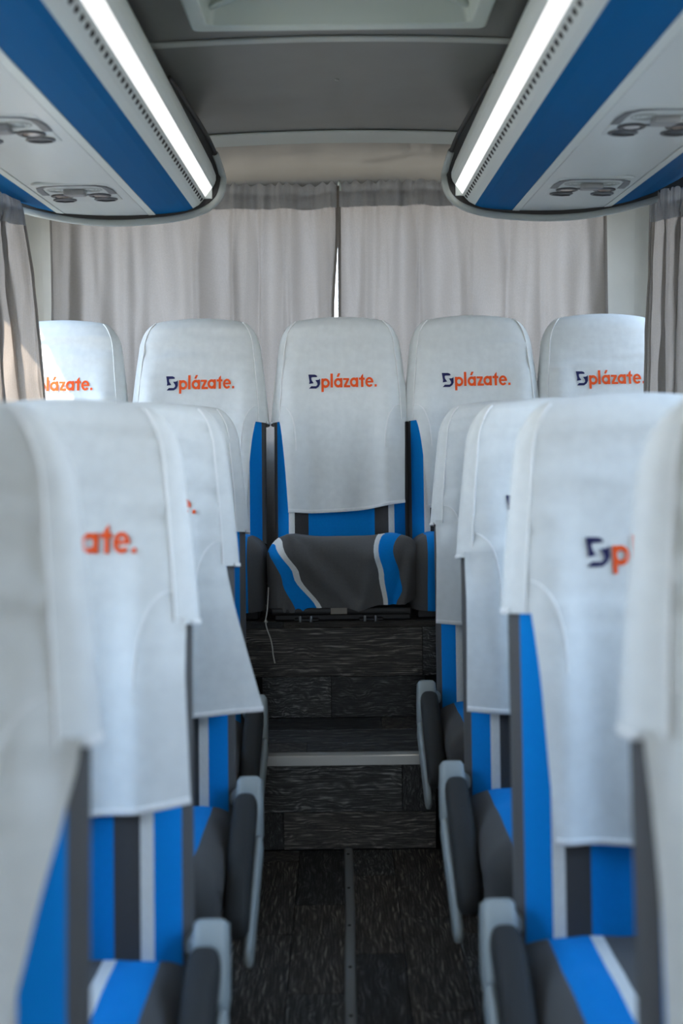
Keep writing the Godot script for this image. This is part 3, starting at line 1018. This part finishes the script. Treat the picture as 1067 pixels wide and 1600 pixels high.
func build_floor() -> void:
	var fl := wall_box(self, "floor", Vector3(-SIDE_X - 0.05, -0.09, -REAR_D), Vector3(SIDE_X + 0.05, -0.008, FRONT_Z + 0.05), M.floor_base)
	tag(fl, "dark wood-look plank floor of the aisle", "", "", "structure")
	var off := fl.position
	# planks run lengthwise; columns left to right, ends staggered as in the photograph
	var w := 0.1335
	var L := 0.428
	var ends := [2.533, 2.69, 2.436, 2.617]
	for c in range(-6, 7):
		var x0 := 0.002 + c * w
		var e: float = ends[posmod(c + 2, 4)]
		var k := 0
		var d1 := e + ceilf((STEP_D - e) / L) * L
		while d1 > 0.9:
			var hi := minf(d1, STEP_D)
			var lo := d1 - L
			if hi - lo > 0.02:
				plank(fl, w - 0.0016, 0.009, snappedf(hi - lo - 0.0016, 0.001), Vector3(x0 + w / 2, -0.0045, -(hi + lo) / 2) - off, posmod(c * 5 + k * 2 + (c * k) % 3, 3))
			d1 -= L
			k += 1
	# first step and bench platform
	var st := wall_box(self, "floor_step", Vector3(-0.262, -0.006, -BENCH_D), Vector3(0.262, STEP_H - 0.009, -STEP_D - 0.009), M.floor_base)
	tag(st, "dark plank-clad step in the aisle below the rear bench", "", "", "structure")
	var so := st.position
	var riser := func(parent: Node, o: Vector3, d: float, y0: float, y1: float, cuts: Array, first: int) -> void:
		for i in cuts.size() - 1:
			plank(parent, snappedf(cuts[i + 1] - cuts[i] - 0.0016, 0.0005), y1 - y0 - 0.0016, 0.008, Vector3((cuts[i] + cuts[i + 1]) / 2, (y0 + y1) / 2, -d - 0.004) - o, first + i)
	riser.call(st, so, STEP_D, 0.002, 0.112, [-0.262, -0.178, 0.262], 1)
	riser.call(st, so, STEP_D, 0.112, STEP_H - 0.012, [-0.262, 0.165, 0.262], 0)
	var tread := func(d0: float, d1: float, cuts: Array, first: int) -> void:
		for i in cuts.size() - 1:
			plank(st, snappedf(cuts[i + 1] - cuts[i] - 0.0016, 0.0005), 0.008, d1 - d0 - 0.0016, Vector3((cuts[i] + cuts[i + 1]) / 2, STEP_H - 0.0045, -(d0 + d1) / 2) - so, first + i)
	tread.call(STEP_D + 0.02, STEP_D + 0.135, [-0.262, -0.110, 0.262], 2)
	tread.call(STEP_D + 0.135, STEP_D + 0.265, [-0.262, 0.262], 0)
	tread.call(STEP_D + 0.265, BENCH_D, [-0.262, 0.120, 0.262], 1)
	var be := wall_box(self, "floor_platform", Vector3(-SIDE_X, -0.006, -REAR_D + 0.002), Vector3(SIDE_X, BENCH_H - 0.009, -BENCH_D - 0.009), M.floor_base)
	tag(be, "raised dark plank platform under the rear bench", "", "", "structure")
	var bo := be.position
	riser.call(be, bo, BENCH_D, STEP_H, 0.412, [-0.262, -0.040, 0.262], 0)
	riser.call(be, bo, BENCH_D, 0.412, 0.572, [-0.40, 0.255, 0.45], 2)
	riser.call(be, bo, BENCH_D, 0.572, BENCH_H, [-0.40, -0.19, 0.45], 1)
	for i in 6:
		plank(be, 0.405, 0.008, 0.155, Vector3(-1.02 + i * 0.407, BENCH_H - 0.0045, -BENCH_D - 0.080) - bo, i)
		plank(be, 0.405, 0.008, 0.155, Vector3(-1.02 + i * 0.407, BENCH_H - 0.0045, -BENCH_D - 0.237) - bo, i + 1)
	# aluminium nosing on the step
	var nose := PackedVector2Array([Vector2(0, 0), Vector2(0.004, 0.0), Vector2(0.004, -0.026), Vector2(0.0065, -0.026), Vector2(0.0075, 0.0005), Vector2(0.006, 0.003), Vector2(-0.026, 0.003), Vector2(-0.026, 0.0)])
	var nm := extrude(nose, -0.235, 0.245)
	var no := struct("trim_1", nm, M.aluminium, "bright aluminium nosing along the edge of the aisle step", Vector3(0, STEP_H + 0.0005, -STEP_D - 0.004))
	no.rotation.y = -PI / 2
	# half-round strip down the middle of the aisle, with screws
	var pts := []
	for i in 14:
		pts.append(Vector3(0.004 * sin(i * 0.9) * 0.3, 0.002, -STEP_D + 0.006 + i * 0.17))
	var fs := struct("trim_2", sweep(pts, 0.0125, 0.006, 2.6, 14, Vector3.RIGHT), M.strip_grey, "grey metal joint strip running down the middle of the aisle floor", Vector3(0.008, 0, 0))
	for d in [2.99, 2.77, 2.56, 2.36, 2.16, 1.96]:
		part(fs, "screw", sweep([Vector3(0, 0.006, 0), Vector3(0, 0.0092, 0)], 0.0042, 0.0042, 2.0, 10), M.frame_black, Vector3(-0.001, 0, -d))

func build_roof() -> void:
	var crown := func(x: float) -> float: return CEIL + 0.022 * (1.0 - pow(absf(x) / 0.62, 2.0))
	# front lining, around the hatch, up to the rib
	var rib := 2.865
	var ce := Node3D.new()
	ce.name = "ceiling"
	add_child(ce)
	tag(ce, "smooth grey ceiling lining between the racks", "", "", "structure")
	var sheet := func(x0: float, x1: float, d0: float, d1: float, nx: int) -> ArrayMesh:
		return grid(func(u: float, v: float):
			var x := lerpf(x0, x1, u)
			return Vector3(x, crown.call(x), -lerpf(d0, d1, v)), nx, 4)
	part(ce, "front_lining", sheet.call(-0.62, -0.345, -FRONT_Z, rib, 8), M.roof_lining)
	part(ce, "front_lining", sheet.call(0.36, 0.62, -FRONT_Z, rib, 8), M.roof_lining)
	part(ce, "front_lining", sheet.call(-0.345, 0.36, 2.685, rib, 16), M.roof_lining)
	part(ce, "front_lining", sheet.call(-0.345, 0.36, -FRONT_Z, 2.0, 16), M.roof_lining)
	part(ce, "rear_lining", sheet.call(-0.62, 0.62, rib, 3.775, 32), M.roof_lining)
	var line := []
	for i in 25:
		var x := lerpf(-0.55, 0.55, i / 24.0)
		line.append(Vector3(x, crown.call(x) - 0.003, -rib))
	struct("trim_3", sweep(line, 0.017, 0.0035, 4.0, 10, Vector3.BACK), M.roof_strip, "pale grey cover strip across the ceiling behind the hatch")
	# cove between the lining and the back window
	var ledge := grid(func(u: float, v: float):
		var x := lerpf(-SIDE_X, SIDE_X, u)
		return Vector3(x, crown.call(clampf(x, -0.62, 0.62)) - 0.004 - 0.010 * v * v, -lerpf(3.78, 3.90, v)), 40, 4)
	part(ce, "cove_ledge", ledge, M.roof_strip)
	var cv := grid(func(u: float, v: float):
		var x := lerpf(-SIDE_X, SIDE_X, u)
		var a: float = v * PI / 2
		var top: float = crown.call(clampf(x, -0.62, 0.62)) - 0.013
		var dent := 0.012 * wrinkle.get_noise_2d(x * 60.0, v * 50.0)
		return Vector3(x, top - (top - 2.103) * (1.0 - cos(a)) + dent * sin(v * PI), -lerpf(3.90, REAR_D - 0.001, sin(a)) + dent * sin(v * PI)), 60, 18)
	part(ce, "rear_cove", cv, M.cove_lining)
	var jl := []
	for i in 25:
		var x := lerpf(-0.62, 0.62, i / 24.0)
		jl.append(Vector3(x, crown.call(x) - 0.004, -3.778))
	struct("trim_4", sweep(jl, 0.006, 0.0035, 2.4, 10, Vector3.BACK), M.roof_strip, "thin bright joint bead where the ceiling meets the rear cove")
	# bright rivet with a scuff that shines in the middle of the lining
	tag(part(self, "ceiling_screw", puck(0.006, 0.006, 0.004, 0.0, 14), M.steel, Vector3(0.002, crown.call(0.0) + 0.0005, -3.215)), "tiny bright screw head in the middle of the grey ceiling", "screw")
	# roof hatch
	var h := thing("roof_hatch", "pale plastic emergency roof hatch with recessed frame and red handle", "roof hatch", Vector3(0.008, CEIL, 0))
	var x0 := -0.352
	var x1 := 0.352
	var zf := -2.70
	var zb := -1.98
	# frame: rounded ring swept round the opening
	var loop := []
	var rr := 0.018
	for c in [[x1 - rr, zf + rr, -PI / 2], [x1 - rr, zb - rr, 0.0], [x0 + rr, zb - rr, PI / 2], [x0 + rr, zf + rr, PI]]:
		for i in 7:
			var a: float = c[2] + i / 6.0 * PI / 2
			loop.append(Vector2(c[0] + rr * cos(a), c[1] + rr * sin(a)))
	var ring_pt := func(prof: Array) -> ArrayMesh:
		return grid(func(u: float, v: float):
			var n := loop.size()
			var i := int(round(u * n)) % n
			var cen := Vector2(0, (zf + zb) / 2)
			var k: float = v * (prof.size() - 1)
			var j := mini(int(k), prof.size() - 2)
			var q: Vector2 = prof[j].lerp(prof[j + 1], k - j)
			var p: Vector2 = loop[i]
			var dirx := signf(p.x) * q.x
			var dirz := signf(p.y - cen.y) * q.x
			return Vector3(p.x - dirx, q.y, p.y - dirz), loop.size(), (prof.size() - 1) * 2)
	part(h, "frame", ring_pt.call([Vector2(0, 0.02), Vector2(0, -0.010), Vector2(0.003, -0.016), Vector2(0.008, -0.018), Vector2(0.036, -0.018), Vector2(0.041, -0.015)]), M.hatch_white)
	part(h, "recess", ring_pt.call([Vector2(0.041, -0.015), Vector2(0.052, 0.03), Vector2(0.066, 0.060), Vector2(0.085, 0.068), Vector2(0.34, 0.068)]), M.hatch_white)
	for sg in [-1.0, 1.0]:
		# curved moulding in the recess corners
		var cor := []
		for i in 10:
			var a := i / 9.0
			cor.append(Vector3(sg * lerpf(0.300, 0.20, a), 0.020 + 0.02 * a, zf + 0.058 + 0.035 * sin(a * PI / 2)))
		part(h, "corner_moulding", sweep(cor, 0.010, 0.006, 2.2, 10), M.hatch_white)
	part(h, "lid_cover", sweep([Vector3(0, 0.052, zf + 0.150), Vector3(0, 0.050, zf + 0.165), Vector3(0, 0.046, zf + 0.20), Vector3(0, 0.046, zb - 0.20), Vector3(0, 0.050, zb - 0.16)], [0.20, 0.225, 0.24, 0.24, 0.21], [0.008, 0.014, 0.018, 0.018, 0.008], 7.0, 28, Vector3.RIGHT), M.hatch_white)
	part(h, "latch_plate", slab(0.178, 0.012, 0.07, 0.003), M.hatch_white, Vector3(0.0, 0.040, zf + 0.150))
	for sg in [-1.0, 1.0]:
		part(h, "latch_slot", slab(0.034, 0.010, 0.022, 0.002), M.frame_black, Vector3(sg * 0.108, 0.042, zf + 0.150))
	part(h, "red_handle", round_bar(Vector3(-0.008, 0.030, zf + 0.128), Vector3(-0.008, 0.024, zf + 0.24), 0.0075, 0.010, 3.0, 12), M.hatch_red)

func build_curtains() -> void:
	var zr := -REAR_D + 0.10
	var top := 2.098
	curtain("left half of the wide grey curtain across the back window", Vector3(-1.075, top, zr), 1.075, 1.40, Vector3.RIGHT, Vector3.BACK, 7.2, 0.034, 2, func(u: float, v: float): return Vector3(-0.030 * pow(1.0 - u, 4.0) * v - (0.004 + 0.020 * smoothstep(0.08, 0.36, v)) * pow(u, 12.0), 0.004 * sin(u * 5.0), 0))
	curtain("right half of the wide grey curtain across the back window", Vector3(0.006, top, zr + 0.006), 0.99, 1.40, Vector3.RIGHT, Vector3.BACK, 6.4, 0.034, 5, func(u: float, v: float): return Vector3(-0.012 * pow(1.0 - u, 10.0) * v + 0.03 * pow(u, 5.0) * v, 0.004 * sin(u * 6.0), 0))
	curtain("sunlit taupe side curtain at the far left beside the rear bench", Vector3(-1.115, 1.935, -3.25), 0.285, 0.66, Vector3(0.40, 0, -0.917), Vector3(0.917, 0, 0.40), 3.0, 0.016, 3, func(u: float, v: float): return Vector3(0.062 * u * pow(v, 0.8), 0, 0.0))
	curtain("dark grey side curtain at the far right beside the rear bench", Vector3(1.135, 1.935, -3.42), 0.205, 0.66, Vector3(-0.60, 0, -0.80), Vector3(-0.80, 0, 0.60), 2.2, 0.012, 7, func(u: float, v: float): return Vector3(-0.012 * u * v, 0, 0.0))
	curtain("drawn grey curtain over the left rear side window behind the seats", Vector3(-1.20, 1.955, -2.66), 0.58, 0.63, Vector3(0, 0, -1), Vector3(1, 0, 0), 5.0, 0.010, 15, func(_u: float, _v: float): return Vector3.ZERO)
	# rail of the rear curtains
	var rl := thing("curtain_rail", "thin wire rail with hooks carrying the rear curtains", "curtain rail", Vector3(0, top - 0.018, zr - 0.034))
	part(rl, "wire", sweep([Vector3(-1.10, 0, 0), Vector3(0, 0.004, 0), Vector3(1.06, 0, 0)], 0.003, 0.003, 2.0, 8), M.steel)
	part(rl, "hook", sweep([Vector3(0.004, 0.004, 0.0), Vector3(0.004, 0.030, 0.020), Vector3(0.006, 0.034, 0.05), Vector3(0.010, 0.024, 0.064), Vector3(0.010, -0.004, 0.060)], 0.0035, 0.0035, 2.0, 8), M.hatch_white)

func build_seats() -> void:
	var dz := (ROW_H - 0.362) * sin(ROW_TILT)
	var proto := {-1.0: row_seat(1.0), 1.0: row_seat(-1.0), 0.0: row_seat(0.0)}
	# x, depth, side, seat label, cover label, flap
	var rows := [
		[-0.503, 1.15, -1.0, "blurred white-covered blue and grey seat nearest the camera, left of the aisle", "white cover slanting away from the blue bolster", {"l1": -0.26, "r0": 0.234, "r1": 0.110, "len": 0.52, "bend": 1.15}],
		[-0.480, 1.80, -1.0, "white-covered seat second from the camera left of the aisle, orange letters ate showing", "white cover with a straight flap", {"l1": -0.205, "r0": 0.226, "r1": 0.238, "len": 0.285, "lenl": 0.315, "bend": 1.0, "lx": 0.024}],
		[-0.475, 2.47, -1.0, "white-covered seat third from the camera, left, its flap flaring over the armrest", "white cover with a flaring flap", {"l1": -0.17, "r0": 0.214, "r1": 0.30, "len": 0.325, "bend": 1.1, "lx": 0.026}],
		[-0.510, 3.16, -1.0, "farthest white-covered aisle seat on the left, mostly hidden beside the step", "white cover", {"len": 0.36}],
		[0.538, 1.15, 1.0, "blurred white-covered seat nearest the camera at the right picture edge", "plain white cover", {"l0": -0.232, "l1": -0.225, "len": 0.52}],
		[0.514, 1.86, 1.0, "white-covered seat second from the camera on the right, tall blue bolster", "white cover with a narrow flap", {"l0": -0.202, "l1": -0.178, "r1": 0.21, "len": 0.375, "bend": 0.9, "ly": -0.036}],
		[0.510, 2.56, 1.0, "white-covered seat third from the camera on the right, half a navy S showing", "white cover", {"l0": -0.227, "l1": -0.232, "len": 0.355, "bend": 1.0, "lx": -0.022, "ly": -0.02}],
		[0.510, 3.30, 1.0, "farthest white-covered aisle seat on the right, directly beside the step", "white cover with a loose flap", {"l0": -0.229, "l1": -0.236, "len": 0.30, "bend": 1.0}],
	]
	var i := 0
	for r in rows:
		var s: Node3D = proto[r[2]].duplicate()
		s.name = numbered("bus_seat")
		add_child(s)
		s.position = Vector3(r[0], 0.002, -r[1] + dz)
		tag(s, r[3], "seat", "aisle seats facing the camera")
		cover(r[4], s, ROW_H, ROW_TILT, ROW_Y, r[5], i)
		if r[1] > 1.5:
			var w: Node3D = proto[0.0].duplicate()
			w.name = numbered("bus_seat")
			add_child(w)
			var far := "left" if r[2] < 0 else "right"
			var nth: String = ["nearest", "second", "third", "farthest"][i % 4]
			w.position = Vector3(r[0] + r[2] * 0.486, 0.002, -r[1] + dz)
			tag(w, "window seat hidden behind the %s white-covered %s aisle seat" % [nth, far], "seat", "window seats")
			cover("white cover", w, ROW_H - 0.012, ROW_TILT, ROW_Y, {"len": 0.38}, i + 20)
		i += 1
	for k in proto: proto[k].free()
	# rear bench
	var dr := (REAR_H - 0.362) * sin(REAR_TILT)
	var side := rear_seat()
	var mid := middle_seat()
	var bench := [
		[-0.972, "brightly lit rear bench seat at far left, partly hidden by the taupe curtain", "white cover", {"len": 0.31}],
		[-0.487, "white-covered rear bench seat just left of the middle one", "white cover with full logo", {"r0": 0.205, "r1": 0.168, "len": 0.31, "lenl": 0.34}],
		[0.0, "middle seat of the rear bench above the steps, crooked grey cushion cover", "white cover with full logo", {"l0": -0.214, "l1": -0.178, "r0": 0.222, "r1": 0.214, "len": 0.292, "lenl": 0.322}],
		[0.457, "white-covered rear bench seat just right of the middle one", "white cover with full logo", {"l0": -0.205, "l1": -0.165, "len": 0.31}],
		[0.916, "brightly lit rear bench seat at far right beside the dark curtain", "white cover with full logo", {"len": 0.31}],
	]
	for k in bench.size():
		var b: Array = bench[k]
		var s: Node3D = mid if k == 2 else side.duplicate()
		s.name = numbered("bench_seat")
		add_child(s)
		s.position = Vector3(b[0], BENCH_H + 0.001, -3.80 + dr)
		tag(s, b[1], "seat", "seats of the rear bench")
		cover(b[2], s, REAR_H, REAR_TILT, REAR_Y, b[3], 40 + k)
	side.free()

func build_small() -> void:
	# loose string hanging over the platform's edge, left of the middle cushion
	var pts := []
	for q in [[-0.236, 0.705, 3.436], [-0.238, 0.665, 3.43], [-0.241, 0.63, 3.425], [-0.246, 0.600, 3.42], [-0.242, 0.575, 3.418], [-0.232, 0.545, 3.42], [-0.226, 0.515, 3.42], [-0.224, 0.49, 3.42], [-0.219, 0.462, 3.42]]:
		pts.append(Vector3(q[0], q[1], -q[2]))
	var c := Curve3D.new()
	c.bake_interval = 0.006
	for i in pts.size():
		var t: Vector3 = (pts[mini(i + 1, pts.size() - 1)] - pts[maxi(i - 1, 0)]) / 6.0
		c.add_point(pts[i], -t, t)
	var line := []
	for p in c.get_baked_points(): line.append(p)
	var o := part(self, "string", sweep(line, 0.0026, 0.0022, 2.0, 8), M.cord)
	tag(o, "thin pale string hanging down beside the middle rear cushion", "string")
	part(o, "knot", sweep([Vector3(-0.2485, 0.601, -3.419), Vector3(-0.246, 0.598, -3.418), Vector3(-0.2415, 0.594, -3.418)], [0.003, 0.0055, 0.003], [0.003, 0.005, 0.003], 2.0, 8), M.cord)
